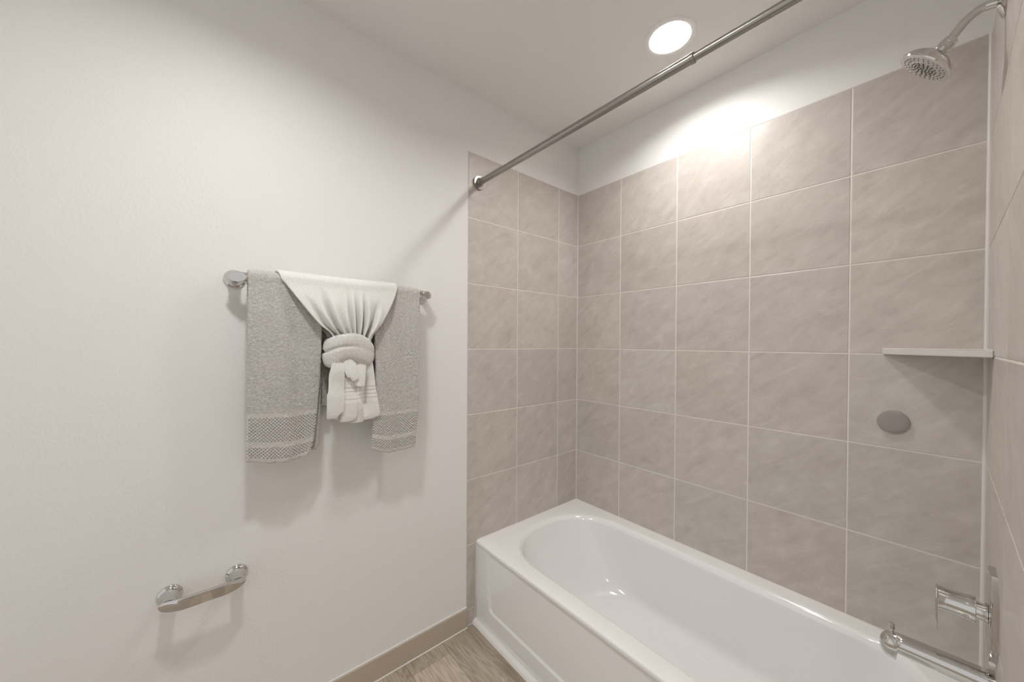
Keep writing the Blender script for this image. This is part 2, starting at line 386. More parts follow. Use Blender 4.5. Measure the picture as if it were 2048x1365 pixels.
fl = bpy.data.objects['floor']
pl_y = [-.746-.1715*k for k in range(-5, 15)][::-1]
random.seed(4)
def planks():
    V = []; F = []; UV = []; C = []; gap = .0006
    for j in range(len(pl_y)-1):
        y0, y1 = pl_y[j], pl_y[j+1]
        x = -.02-random.random()*1.1
        if abs(y0+.9175) < .01: x = -.45        # row beside the tub
        if abs(y0+1.089) < .01: x = .078-1.22
        if abs(y0+1.2605) < .01: x = -.9
        while x < XR:
            x0, x1 = max(x, -.02), min(x+1.22, XR+.02); x += 1.22
            if x1-x0 < .01: continue
            c = (random.random(), random.random(), random.random(), 1); k = len(V)
            for e, d in ((0, -.003), (gap, -.0002), (gap*2, 0)):
                for u, v in ((x0+e, y0+e), (x1-e, y0+e), (x1-e, y1-e), (x0+e, y1-e)):
                    V.append((u, v, d)); UV.append((u, v)); C.append(c)
            for r in range(2):
                for q in range(4): F.append((k+r*4+q, k+r*4+(q+1) % 4, k+r*4+4+(q+1) % 4, k+r*4+4+q))
            F.append((k+8, k+9, k+10, k+11))
    me = recalc(mesh(V, F, uvs=UV))
    at = me.color_attributes.new('rnd', 'FLOAT_COLOR', 'POINT'); at.data.foreach_set('color', np.array(C, dtype=np.float32).ravel())
    return me
part('plank_surface', planks(), WOOD, fl, smooth=None)

# quarter round strip along the foot of the tub
def quarter():
    R = []
    for x in (.001, W-.001):
        r = [(x, -.7312, .0005), (x, -.7312, .021)]
        for k in range(0, 7):
            a = math.pi/2*k/6; r.append((x, -.7325-.0195*math.sin(a), .0015+.0195*math.cos(a)))
        r.append((x, -.753, .0005)); r.append((x, -.759, .0005)) if False else None
        R.append(r)
    return rings_mesh(R)
struct('trim_1', quarter(), TRIMW, label='white strip along the foot of the bathtub', smooth=40)

# ------------------------------------------------------------------ bathtub
tub = empty('bathtub', (W/2, -.365, 0), 'white alcove bathtub with a panelled apron below the beige tiles', 'bathtub')
def tub_ring(xmin, xmax, ymid, yh, al, ar, z, nl=2.35, nr=2.8):
    pts = []; A = 48; S = 40
    xl, xr = xmin+al, xmax-ar
    for k in range(A+1):                    # left half, from +y round to -y
        t = math.pi/2+math.pi*k/A; c, s = math.cos(t), math.sin(t)
        pts.append((xl-al*abs(c)**(2/nl), ymid+yh*math.copysign(abs(s)**(2/nl), s), z))
    for k in range(1, S): pts.append((xl+(xr-xl)*k/S, ymid-yh, z))
    for k in range(A+1):
        t = -math.pi/2+math.pi*k/A; c, s = math.cos(t), math.sin(t)
        pts.append((xr+ar*abs(c)**(2/nr), ymid+yh*math.copysign(abs(s)**(2/nr), s), z))
    for k in range(1, S): pts.append((xr-(xr-xl)*k/S, ymid+yh, z))
    return pts
X0, X1, Y0, Y1 = .001, W-.001, -.7305, -.001
def rect_ring(ref, xmin, xmax, ymin, ymax, z, al=.30, ar=.2):
    out = []; cxl, cxr = .30+.06, 1.25; ym = (Y0+Y1)/2
    for (x, y, _) in ref:
        if x < cxl-1e-6 or x > cxr+1e-6:
            cx = cxl if x < cxl else cxr
            dx, dy = x-cx, y-ym
            ex = (xmin-cx if dx < 0 else xmax-cx); ey = (ymin-ym if dy < 0 else ymax-ym)
            s = min(ex/dx if abs(dx) > 1e-9 else 1e9, ey/dy if abs(dy) > 1e-9 else 1e9)
            out.append((cx+dx*s, ym+dy*s, z))
        else: out.append((x, ymin if y < ym else ymax, z))
    for cx, cy in ((xmin, ymin), (xmin, ymax), (xmax, ymin), (xmax, ymax)):      # one vertex exactly on each corner
        k = min(range(len(out)), key=lambda i: (out[i][0]-cx)**2+(out[i][1]-cy)**2); out[k] = (cx, cy, z)
    return out
def build_basin():
    # xmin, xmax, half width, left arc, right arc, z
    P = [(.060, 1.440, .302, .30, .19, .3900), (.067, 1.436, .297, .30, .185, .3888), (.077, 1.430, .290, .295, .18, .3835),
         (.087, 1.424, .284, .29, .175, .3730), (.092, 1.418, .281, .285, .17, .3600), (.118, 1.408, .277, .278, .165, .3050),
         (.165, 1.398, .271, .270, .16, .2300), (.215, 1.388, .264, .262, .155, .1650), (.260, 1.376, .257, .256, .15, .1200),
         (.295, 1.362, .249, .248, .14, .0970), (.325, 1.345, .237, .236, .125, .0830), (.350, 1.330, .224, .222, .115, .0775), (.385, 1.32, .205, .205, .11, .0762)]
    Q = catmull(P, 5)
    rings = [tub_ring(a, b, -.366, h, l, r, z) for a, b, h, l, r, z in Q]
    ref = rings[0]
    outer = [rect_ring(ref, X0, X1, Y0+.004, Y1, .366), rect_ring(ref, X0, X1, Y0-.0006, Y1, .3705), rect_ring(ref, X0, X1, Y0-.0015, Y1, .378),
             rect_ring(ref, X0, X1, Y0-.0008, Y1, .3845), rect_ring(ref, X0, X1, Y0+.0018, Y1, .3890), rect_ring(ref, X0, X1, Y0+.0062, Y1, .3905)]
    mid = [[tuple(Vector(a).lerp(Vector(b), .6)) for a, b in zip(outer[-1], ref)]]
    # floor: a shallow step, then a flat bottom
    tail = [tub_ring(.412, 1.312, -.366, .190, .190, .11, .0758), tub_ring(.420, 1.308, -.366, .185, .186, .108, .0732),
            tub_ring(.430, 1.302, -.366, .179, .18, .105, .0724), tub_ring(.60, 1.20, -.366, .06, .06, .05, .0715)]
    me = rings_mesh(outer+mid+rings+tail, cap0=False, cap1=True)
    return me
part('basin', build_basin(), ENAMEL, tub, smooth=60)
def build_apron():
    def s(t): t = min(max(t, 0), 1); return t*t*(3-2*t)
    xs = sorted(set([X0+.001+ (W-.004)*k/60 for k in range(61)]+[.085+.004*k for k in range(12)]+[W-.085-.004*k for k in range(12)]))
    zs = sorted(set([.004+(.372-.004)*k/40 for k in range(41)]+[.085+.003*k for k in range(14)]))
    V = []; F = []
    for z in zs:
        for x in xs:
            # left and right edges of the sunk panel lean a little, the corner is cut
            xl = .094+.018*s((.24-z)/.2); zb = .102
            d = min(x-xl, (W-x)-xl, z-zb, ((x-xl)+(z-zb))*.7071-.010, (((W-x)-xl)+(z-zb))*.7071-.010)
            V.append((x, Y0+.0068*s(d/.007), z))
    n = len(xs)
    for j in range(len(zs)-1):
        for i in range(n-1): a = j*n+i; F.append((a, a+1, a+n+1, a+n))
    # return edges so the sheet has depth
    k = len(V)
    for z in zs: V.append((xs[0], Y0+.03, z))
    for j in range(len(zs)-1): F.append((j*n, (j+1)*n, k+j+1, k+j))
    k = len(V)
    for z in zs: V.append((xs[-1], Y0+.03, z))
    for j in range(len(zs)-1): F.append((j*n+n-1, k+j, k+j+1, (j+1)*n+n-1))
    return mesh(V, F)
part('apron', build_apron(), ENAMEL, tub, 'white apron with a sunk panel', smooth=60)
bead(tub, (0, -.0005, .3895), (W, -.0005, .3895), .0032)
bead(tub, (.0005, -.728, .3895), (.0005, 0, .3895), .0032)
bead(tub, (W-.0005, -.728, .3895), (W-.0005, 0, .3895), .0032)
bead(tub, (.001, -.7345, .012), (.001, -.7315, .385), .0030)
dr = part('drain', lathe([(0, .001), (0, .030), (.003, .031), (.005, .027), (.004, .012), (.0035, .001)], (1.24, -.366, .0712), (0, 0, 1)), CHROME, tub, 'chrome drain')

# ------------------------------------------------------------------ ceiling downlights
DEPTH = .034
def downlight(x, y, label, strength):
    e = empty('recessed_downlight', (x, y, ZC), label, 'ceiling light', 'recessed downlights')
    # profile runs from the outer lip over the rim and up the white baffle into the can
    prof = [(0, .0935), (.0028, .0925), (.0045, .089), (.0050, .082), (.0040, .0735), (.0015, .0712), (-.010, .0700), (-DEPTH, .0680), (-DEPTH-.002, .0680)]
    part('trim_ring', lathe(prof, (x, y, ZC), (0, 0, -1), 64, cap=False), TRIMW, e, smooth=60)
    part('lens', lathe([(-DEPTH-.004, .0010), (-DEPTH-.004, .0690), (-DEPTH-.001, .0682), (-DEPTH, .060), (-DEPTH+.0006, .001)], (x, y, ZC), (0, 0, -1), 64), emis('lamp_lens_'+str(int(x*100)), LAMP_COL, strength), e, smooth=60)
    return e
downlight(.745, -.362, 'round white recessed downlight in the ceiling above the bathtub', LAMP_TUB)
downlight(.745, -1.640, 'round recessed downlight in the ceiling above the bathroom floor, outside the tub', LAMP_ROOM)
downlight(2.05, -2.20, 'round recessed downlight in the far corner of the room ceiling, away from the tub', LAMP_ROOM*.25)

# ------------------------------------------------------------------ shower rod
rod = empty('shower_rod', (0, -.728, 2.0925), 'brushed nickel telescopic shower curtain rod across the tub opening', 'shower rod')
ry = -.728; rz = lambda x: 2.0925-.0055*x/W
part('tube', lathe([(0, .0130), (.965, .0130), (.967, .0127), (.967, .0105)], (.028, ry, rz(0)), (1, 0, -.0055/W)), NICKEL, rod, smooth=40)
part('tube', lathe([(0, .0105), (W-.03-.985, .0108)], (.99, ry, rz(.99)), (1, 0, -.0055/W)), NICKEL, rod, 'thinner inner tube', smooth=40)
part('ferrule', lathe([(0, .0125), (.001, .0142), (.009, .0142), (.011, .0125), (.011, .0108)], (.988, ry, rz(.988)), (1, 0, -.0055/W)), NICKEL, rod, smooth=40)
for sx, dx in ((.0, 1), (W, -1)):
    part('end_flange', lathe([(0, .030), (.002, .0315), (.009, .0315), (.0115, .030), (.0115, .020), (.013, .0165), (.020, .0160), (.021, .0148), (.026, .0148), (.0265, .0162), (.031, .0162), (.032, .0135)], (sx, ry, rz(sx)), (dx, 0, 0), 56), NICKEL, rod, smooth=30)

# ------------------------------------------------------------------ towel rail and paper holder (same family of posts)
def elbow_bar(y0, y1, x, z, r, cut0=0, cut1=0, n=48):
    """horizontal round bar along y whose ends are mitred at 45 degrees, front shorter than back"""
    R = []
    def ring(yc, c, rr=r):
        pts = []
        for k in range(n):
            a = 2*math.pi*k/n; dx, dz = rr*math.cos(a), rr*math.sin(a)
            pts.append((x+dx, yc+c*dx, z+dz))
        return pts
    R.append(ring(y0-.0008, cut0, r*.93)); R.append(ring(y0, cut0))
    R.append(ring(y1, -cut1)); R.append(ring(y1+.0008, -cut1, r*.93))
    # order along y
    return rings_mesh(R)
def post(y, z, L, r):
    return lathe([(0, .0275), (.0006, .0285), (.0030, .0287), (.0050, .0272), (.0080, .0235), (.0125, .0200), (.019, .0172), (.028, r*1.02), (.038, r), (L, r*.98)], (0, y, z), (1, 0, 0), 56)
RX, RZ = .070, 1.528
rail = empty('towel_rail', (0, -1.335, RZ), 'polished chrome towel rail on the white wall, carrying the towels', 'towel rail')
rr_ = .0150
for yy in (-1.648, -1.020):
    p_ = part('post', post(yy, RZ, .056, rr_), CHROME, rail, smooth=50)
part('end_elbow', elbow_bar(-1.645, -1.617, RX, RZ, rr_, 1.5, 0), CHROME, rail, smooth=40)
part('end_elbow', elbow_bar(-1.052, -1.022, RX, RZ, rr_, 0, 1.5), CHROME, rail, smooth=40)
part('bar', lathe([(0, .0136), (.570, .0136)], (RX, -1.620, RZ), (0, 1, 0)), CHROME, rail, smooth=40)
tp = empty('toilet_paper_holder', (0, -1.72, .6), 'empty chrome toilet paper holder low on the white wall', 'paper holder')
TX, TZ = .066, .600; tr = .0155
for yy in (-1.797, -1.643):
    part('post', post(yy, TZ, .0565, tr), CHROME, tp, smooth=50)
def blade_arm(y0, y1, x, z, r):
    R = []
    for yc, s_, c in ((y0-.0010, .93, 2.3), (y0, 1, 2.3), (y1, 1, -2.3), (y1+.0010, .93, -2.3)):
        pts = []
        for k in range(56):
            a = 2*math.pi*k/56; dx, dz = math.cos(a), math.sin(a)
            dx = math.copysign(abs(dx)**.75, dx); dx = min(dx, .42)+(.0 if dx < .42 else (dx-.42)*.10)   # flat front face
            pts.append((x+dx*r*s_, yc+c*(dx*r*s_-.0)*1.0, z+dz*r*s_))
        R.append(pts)
    return rings_mesh(R)
part('arm', blade_arm(-1.782, -1.658, TX+.004, TZ, tr), CHROME, tp, smooth=30)

# ------------------------------------------------------------------ towels
def nz(p, s): return noise.noise(Vector((p[0]*s, p[1]*s, p[2]*s)))
def slab(rows, th, nu, wave=None, amp=.0009, nscale=190, uvf=None, bulge=0.0):
    """rows: (centre-left point, centre-right point, normal). A cloth slab with rounded edges."""
    rings = []; UV = []
    ths = th if hasattr(th, '__len__') else [th]*len(rows)
    prof = []
    for k in range(nu+1): prof.append((k/nu, 1, 0))
    for a in (30, 60, 90, 120, 150): prof.append((1, math.cos(math.radians(a)), math.sin(math.radians(a))))
    for k in range(nu, -1, -1): prof.append((k/nu, -1, 0))
    for a in (150, 120, 90, 60, 30): prof.append((0, math.cos(math.radians(a)), -math.sin(math.radians(a))))
    for i, (pl, pr, n) in enumerate(rows):
        pl, pr, n = Vector(pl), Vector(pr), Vector(n).normalized(); t = ths[i]/2
        e = (pr-pl).normalized(); ring = []
        for (u, fn, fe) in prof:
            p = pl.lerp(pr, u)
            off = wave(u, i, p) if wave else Vector((0, 0, 0))
            q = p+off+n*(t*fn)+e*(t*fe)
            if amp:
                q += n*(fn if fn != 0 else 0)*amp*nz(q, nscale)*1.6 + e*fe*amp*nz(q, nscale*.9)*1.6
            ring.append(q); UV.append(uvf(u, i, p+off) if uvf else (p.y, p.z))
        rings.append(ring)
    return rings_mesh(rings, uvs=UV)
def resample(P, step):
    """P: rows of floats whose first two entries are (x, z) along the path; resampled by arc length with smoothing"""
    Q = catmull(P, 12); d = np.r_[0, np.cumsum(np.hypot(np.diff(Q[:, 0]), np.diff(Q[:, 1])))]
    n = max(4, int(d[-1]/step)); s = np.linspace(0, d[-1], n)
    return s, np.stack([np.interp(s, d, Q[:, k]) for k in range(Q.shape[1])], 1)
def over_bar(rc, n=9):
    """points over the bar, from front to back"""
    return [(RX+rc*math.cos(math.pi*k/(n-1)), RZ+rc*math.sin(math.pi*k/(n-1))) for k in range(n)]
def grey_towel(y_front, y_back, zb, zback, botcurve, seedp, label, extra):
    th = .011; rc = .0135+th/2+.0005
    e = empty('bath_towel', (RX, (y_front[0][1]+y_front[0][2])/2, RZ), label, 'towel', 'grey towels on the rail')
    P = []
    for z, a, b in y_front: P.append((RX+rc+(.004 if z < 1.5 else 0), z, a, b))
    a, b = y_front[-1][1:]
    for k, (x, z) in enumerate(over_bar(rc)): P.append((x, z, a, b))
    for z, a2, b2 in y_back: P.append((RX-rc-.002, z, a2, b2))
    s, R = resample(P, .0030)
    rows_ = []
    for i in range(len(R)):
        d = R[min(i+1, len(R)-1), :2]-R[max(i-1, 0), :2]; nrm = (d[1], 0, -d[0])
        x, z, a, b = R[i]; rows_.append(((x, a, z), (x, b, z), nrm))
    ext = [1-.35*math.exp(-(si/.006)) for si in s]; ths = [th*q for q in ext]
    Rz = R
    def wave(u, i, p):
        si = s[i]; f = max(0, 1-si/.35); front = 1 if si < (RZ-zb) else 0
        dz = botcurve(u)*max(0, 1-si/.22)
        dx = 0
        if si < RZ-zb+.01:
            g2 = min(1, (RZ-zb-si)/.18); g2 = max(0, g2)
            dx = .0045*g2*math.sin(u*7.5+seedp+p.z*4)+.0025*g2*math.sin(u*17+p.z*9+seedp*2)
        return Vector((dx, 0, dz))
    part('front_and_back', slab(rows_, ths, 80, wave, .0013, 215, lambda u, i, p: (p.y, s[i])), GREYT, e, smooth=180)
    for (zz, a, b, x, t) in extra:
        rw = [((x+.002*math.sin(z*23), a0, z), (x+.002*math.sin(z*19), b0, z), (1, 0, 0)) for z, a0, b0 in
              [(z, np.interp(z, [q[0] for q in zz], [q[1] for q in zz]), np.interp(z, [q[0] for q in zz], [q[2] for q in zz])) for z in np.arange(zz[0][0], zz[-1][0], .004)]]
        part('inner_layer', slab(rw, t, 40, None, .0009, 210), GREYP, e, smooth=180)
    return e
def bumpcurve(pts):
    us = [p[0] for p in pts]; vs = [p[1] for p in pts]; return lambda u: float(np.interp(u, us, vs))
grey_towel([(.958, -1.620, -1.466), (1.000, -1.620, -1.451), (1.09, -1.6195, -1.441), (1.20, -1.619, -1.432), (1.31, -1.618, -1.428), (1.42, -1.616, -1.425), (1.50, -1.615, -1.420)],
           [(1.50, -1.615, -1.410), (1.30, -1.615, -1.400), (1.112, -1.612, -1.397)], .958, 1.11,
           bumpcurve([(0, .013), (.3, .002), (.6, -.005), (.85, -.003), (1, .004)]), .4,
           'grey terry bath towel hanging on the left half of the towel rail', 
           [([(.974, -1.600, -1.440), (.985, -1.600, -1.430), (1.06, -1.600, -1.427), (1.20, -1.60, -1.422), (1.40, -1.60, -1.424), (1.50, -1.60, -1.424)], 0, 0, .0800, .006)])
grey_towel([(.922, -1.252, -1.094), (.98, -1.250, -1.090), (1.07, -1.246, -1.084), (1.20, -1.240, -1.080), (1.31, -1.242, -1.077), (1.42, -1.246, -1.075), (1.50, -1.250, -1.074)],
           [(1.50, -1.255, -1.074), (1.30, -1.258, -1.075), (1.112, -1.258, -1.078)], .922, 1.11,
           bumpcurve([(0, .020), (.15, .008), (.35, -.001), (.7, -.002), (1, .004)]), 2.3,
           'grey terry bath towel hanging on the right half of the towel rail, beside the tiles',
           [([(.955, -1.235, -1.10), (1.06, -1.23, -1.095), (1.20, -1.23, -1.09), (1.40, -1.23, -1.09), (1.50, -1.23, -1.09)], 0, 0, .0800, .006)])

ht = empty('hand_towel', (RX, -1.35, RZ), 'white hand towel fanned over the middle of the rail and gathered by a ribbed band', 'towel')
def fan():
    th = .007; rc = .0135+.011+.0015+th/2
    front = [(1.285, -1.388, -1.276), (1.325, -1.391, -1.272), (1.357, -1.393, -1.266), (1.39, -1.430, -1.241), (1.425, -1.459, -1.220),
             (1.465, -1.488, -1.198), (1.500, -1.512, -1.180), (1.518, -1.524, -1.173)]
    xf = [.108, .112, .120, .124, .122, .116, .1065, .1010]
    P = [(xf[i], z, a, b) for i, (z, a, b) in enumerate(front)]
    for k, (x, z) in enumerate(over_bar(rc)):
        f = min(1, k/4); P.append((x, z, -1.533-.013*f, -1.169+.006*f))
    for z, a, b in [(1.50, -1.515, -1.185), (1.43, -1.465, -1.215), (1.36, -1.40, -1.265), (1.29, -1.39, -1.275)]:
        P.append((RX-rc+(.028 if z < 1.4 else 0), z, a, b))
    s, R = resample(P, .0030); rows_ = []
    for i in range(len(R)):
        d = R[min(i+1, len(R)-1), :2]-R[max(i-1, 0), :2]; x, z, a, b = R[i]
        rows_.append(((x, a, z), (x, b, z), (d[1], 0, -d[0])))
    total = RZ-1.285
    #      at bar, at knot, depth, width, start
    val = [(.10, .07, .012, .030, .15), (.28, .20, .016, .026, .02), (.41, .36, .009, .03, .25), (.52, .50, .013, .018, .0),
           (.595, .62, .015, .020, .0), (.675, .745, .016, .018, .0), (.82, .89, .015, .024, .18)]
    def wave(u, i, p):
        si = s[i]; t = 1-si/total; k = max(0, min(1, (1-t)))      # k: 1 at the knot? si = 0 at the bottom
        down = max(0, min(1, (total-si)/total)) if si < total+.02 else 0.0
        dx = 0; kn = 1 if p.z > 1.36 else max(.25, 1-(1.36-p.z)/.05)
        for ub, uk, dp, wd_, st in val:
            q = max(0, (down-st)/(1-st)); q = min(1, q/.55); q = .35*q+.65*q*q*(3-2*q); uu = ub+(uk-ub)*down
            w_ = wd_*(1+.9*down)
            g_ = math.exp(-((u-uu)/w_)**2)
            sk = math.exp(-((u-uu-w_*1.9)/(w_*1.4))**2)
            dx += -dp*2.0*q*g_*kn+dp*.75*q*sk*kn
            if si >= total: pass
        if down <= 0: dx = 0
        roll_ = .006*down*math.exp(-(u/.05)**2)
        dz = -.004*math.sin(math.pi*u)*math.exp(-((si-total)/.05)**2)
        return Vector((dx+roll_*.5, 0, dz))
    return slab(rows_, th, 150, wave, .0006, 260, lambda u, i, p: (p.y, p.z+.6))
part('fan', fan(), WHITET, ht, smooth=180)
def tail(name, pts, th, label=None, wv=None, corner=(0, 0), nu=26, vo=0):
    """pts: (z, y left, y right, x), from the hem up to the band; corner: rounding of the hem corners"""
    Q = catmull([(p[0], p[1], p[2], p[3]) for p in pts], 14)
    zs = Q[:, 0]; n = max(8, int((pts[-1][0]-pts[0][0])/.003)); zz = np.linspace(zs[0], zs[-1], n)
    f = [np.interp(zz, zs, Q[:, k]) for k in (1, 2, 3)]
    rw = [((f[2][i], f[0][i], zz[i]), (f[2][i], f[1][i], zz[i]), (1, 0, 0)) for i in range(n)]
    z0 = pts[0][0]
    def wave(u, i, p):
        h = p.z-z0; k = math.exp(-h/.010)
        dz = k*(corner[0]*math.exp(-(u/.22)**2)+corner[1]*math.exp(-((1-u)/.22)**2))
        dx = .0015*math.sin(u*math.pi)*1.0
        if wv: dx += wv(u, p.z)
        return Vector((dx, 0, dz))
    return part(name, slab(rw, th, nu, wave, .0005, 260, lambda u, i, p: (p.y, p.z+vo)), WHITET, ht, label, smooth=180)
tail('tail_fold', [(1.052, -1.398, -1.262, .094), (1.07, -1.402, -1.254, .095), (1.11, -1.402, -1.258, .096), (1.18, -1.395, -1.265, .100), (1.29, -1.385, -1.280, .104)], .008, corner=(.030, .006), nu=50,
     wv=lambda u, z: .004*math.sin(u*9)+(0 if z > 1.2 else .003*math.sin(u*4)))
tail('tail_fold', [(1.058, -1.307, -1.238, .105), (1.075, -1.303, -1.236, .108), (1.12, -1.300, -1.243, .110), (1.163, -1.298, -1.252, .113), (1.21, -1.294, -1.258, .116), (1.25, -1.290, -1.264, .117), (1.29, -1.288, -1.270, .112)], .009, corner=(-.006, .006),
     wv=lambda u, z: -.012*math.exp(-((u-.28)/.22)**2)*max(0, min(1, (1.23-z)/.05))*max(0, min(1, (z-1.07)/.05)))
tail('tail_fold', [(1.052, -1.329, -1.296, .110), (1.08, -1.328, -1.295, .113), (1.105, -1.326, -1.299, .117), (1.132, -1.323, -1.304, .118), (1.150, -1.323, -1.303, .118), (1.184, -1.322, -1.299, .120), (1.225, -1.323, -1.294, .123), (1.29, -1.324, -1.290, .116)], .009,
     wv=lambda u, z: .005*math.sin(u*math.pi))
tail('tail_fold', [(1.178, -1.320, -1.298, .131), (1.190, -1.322, -1.297, .132), (1.225, -1.323, -1.293, .130), (1.29, -1.324, -1.290, .122)], .009, corner=(.004, 0))
tail('tail_fold', [(1.061, -1.366, -1.3235, .121), (1.08, -1.366, -1.3200, .124), (1.12, -1.366, -1.3205, .126), (1.150, -1.366, -1.3215, .126), (1.155, -1.364, -1.3245, .125), (1.20, -1.364, -1.325, .125), (1.265, -1.364, -1.328, .126), (1.29, -1.362, -1.33, .120)], .009, corner=(0, .004))
tail('tail_fold', [(1.200, -1.346, -1.3225, .136), (1.212, -1.350, -1.3205, .138), (1.24, -1.358, -1.325, .136), (1.29, -1.364, -1.330, .126)], .009, corner=(.014, 0), wv=lambda u, z: .003*math.sin(u*3.1))
tail('tail_fold', [(1.078, -1.407, -1.370, .128), (1.095, -1.409, -1.3655, .132), (1.125, -1.410, -1.3650, .134), (1.160, -1.4095, -1.3640, .134), (1.166, -1.4065, -1.3640, .133), (1.19, -1.4045, -1.3640, .133), (1.225, -1.403, -1.3645, .134), (1.245, -1.398, -1.366, .132), (1.29, -1.390, -1.368, .122)], .009, corner=(0, .018),
     wv=lambda u, z: .003*math.sin(u*2.5+z*40)*max(0, min(1, (z-1.15)/.05)), vo=.5)

wc = empty('washcloth', (.092, -1.332, 1.31), 'pale ribbed washcloth tied as a band around the white hand towel', 'washcloth')
def band():
    yc, xc, a, b = -1.334, .0945, .070, .037
    zt = catmull([(-1.428, 1.338), (-1.412, 1.350), (-1.385, 1.358), (-1.337, 1.364), (-1.297, 1.360), (-1.268, 1.348), (-1.250, 1.330)], 8)
    zb_ = catmull([(-1.428, 1.258), (-1.412, 1.246), (-1.390, 1.250), (-1.371, 1.266), (-1.337, 1.270), (-1.297, 1.258), (-1.268, 1.248), (-1.250, 1.262)], 8)
    zc_ = catmull([(-1.428, 1.293), (-1.396, 1.310), (-1.362, 1.318), (-1.320, 1.317), (-1.271, 1.301), (-1.250, 1.296)], 8)
    NT = 200; M_ = 44; rings = []; UV = []
    for i in range(NT):
        t = 2*math.pi*i/NT; c, s_ = math.cos(t), math.sin(t)
        yo = yc+(a+.014)*math.copysign(abs(c)**.8, c)
        nrm = Vector((s_/b, c/a, 0)).normalized()
        base = Vector((xc+b*math.copysign(abs(s_)**.8, s_), yc+a*math.copysign(abs(c)**.8, c), 0))
        front = s_ > 0
        T = float(np.interp(yo, zt[:, 0], zt[:, 1])); B = float(np.interp(yo, zb_[:, 0], zb_[:, 1])); Cc = float(np.interp(yo, zc_[:, 0], zc_[:, 1]))
        if not front: T = min(T, 1.35); B = max(B, 1.258)
        soft = min(.93, .10+.75*max(0, min(1, (yo+1.40)/.11)))      # the crease fades to the right
        ring = []
        for k in range(M_):
            v = k/(M_-1); z = T+(B-T)*v
            vc = (T-Cc)/(T-B)
            edge = (1-abs(2*v-1)**3.2)**.55 if abs(2*v-1) < 1 else 0
            cr = math.exp(-((v-vc)/.055)**2)*(1-soft)
            over = 1/(1+math.exp(-(v-vc)/.02))*(1-soft)
            rad = -.004+.0175*edge-.0085*cr+.0030*over
            rad += .0014*nz((yo, z, s_), 30)+.0008*nz((yo*.5, z*2.2, s_), 70)
            p = base+nrm*rad; p.z = z
            ring.append(p); UV.append((yo+(0 if front else .5), z))
        for k in range(6):
            v = 1-k/5; p = base-nrm*.001; p.z = (T-.004)+(B-T+.008)*v; ring.append(p); UV.append((yo, p.z))
        rings.append(ring)
    rings.append(rings[0]); UV += UV[:len(rings[0])]
    return rings_mesh(rings, False, False, uvs=UV)
part('wrap', band(), RIBT, wc, smooth=60)

# ------------------------------------------------------------------ corner shelf
def shelf():
    cx, cy = W, 0; bm = bmesh.new(); L = .211
    out = [(cx-.0005, -.0005), (cx-L, -.0005), (cx-L, -.0045), (cx-.0045, -L), (cx-.0005, -L)]
    z0, z1 = 1.3030, 1.3200
    vb = [bm.verts.new((x, y, z0)) for x, y in out]; vt = [bm.verts.new((x, y, z1)) for x, y in out]
    bm.faces.new(vb[::-1]); bm.faces.new(vt)
    n = len(out)
    for i in range(n): bm.faces.new((vb[i], vb[(i+1) % n], vt[(i+1) % n], vt[i]))
    bmesh.ops.recalc_face_normals(bm, faces=bm.faces)
    bmesh.ops.bevel(bm, geom=bm.edges[:], offset=.0016, segments=2, affect='EDGES')
    me = bpy.data.meshes.new('m'); bm.to_mesh(me); bm.free(); return me
sh = empty('corner_shelf', (W, 0, 1.303), 'pale stone corner shelf in the tiled corner under the shower head', 'shelf')
part('shelf_board', shelf(), SHELF, sh, smooth=30)
part('caulk_bead', tube([(W-.21, -.001, 1.321), (W-.1, -.001, 1.3212), (W-.002, -.001, 1.321)], [.0022, .0022, .0022], 8, 3), CAULK, sh)
part('caulk_bead', tube([(W-.001, -.003, 1.321), (W-.001, -.1, 1.3212), (W-.001, -.208, 1.321)], [.0022, .0022, .0022], 8, 3), CAULK, sh)

# round cover plate on the back wall
cp = link('cover_plate', lathe([(0, .0365), (.004, .0375), (.0065, .0368), (.0078, .0335), (.0082, .02), (.0083, .0005)], (1.323, 0, 1.084), (0, -1, 0), 64), COVER, smooth=50)
cp['label'] = 'round grey cover plate on the beige tiles below the corner shelf'; cp['category'] = 'cover plate'

# ------------------------------------------------------------------ shower head and arm
SY = -.365
shw = empty('overhead_shower', (W, SY, 2.092), 'round chrome shower head on a bent arm, high on the right tiled wall', 'shower head')
part('arm', tube([(W, SY, 2.091), (1.495, SY, 2.096), (1.480, SY, 2.0985), (1.466, SY, 2.095), (1.450, SY, 2.083), (1.434, SY, 2.062), (1.4255, SY, 2.050)], [.0092]*7), CHROME, shw, smooth=60)
part('wall_flange', lathe([(0, .031), (.002, .0315), (.005, .029), (.0085, .019), (.012, .0125), (.0125, .0095)], (W, SY, 2.091), (-1, 0, 0)), CHROME, shw, smooth=40)
hd = Vector((-.69, 0, -.724)).normalized(); je = Vector((1.4295, SY, 2.0535))
part('ball_joint', lathe([(-.004, .0100), (-.003, .0135), (.004, .0140), (.0055, .0130), (.0065, .0150), (.017, .0158), (.0205, .0135), (.024, .012)], je, hd, 40), CHROME, shw, smooth=30)
fc = Vector((1.3900, SY, 2.0120)); body0 = fc-hd*.036
head = part('head_body', lathe([(0, .012), (.001, .017), (.004, .022), (.009, .033), (.015, .044), (.021, .0515), (.027, .0550), (.0305, .0565), (.0335, .0570), (.036, .0560), (.0365, .0535)], body0, hd, 72), CHROME, shw, smooth=28)
FACEPL = plain('clear_ribbed_face', (.74, .72, .70), .18, .35, bump=(330, 1.0, .004, 2))
face = part('spray_face', lathe([(-.002, .0535), (.0004, .0533), (.0012, .050), (.0012, .030), (.0022, .0285), (.0024, .001)], fc, hd, 72), FACEPL, shw, smooth=30)
fu, fv, fwv = frame(hd)
proto = None
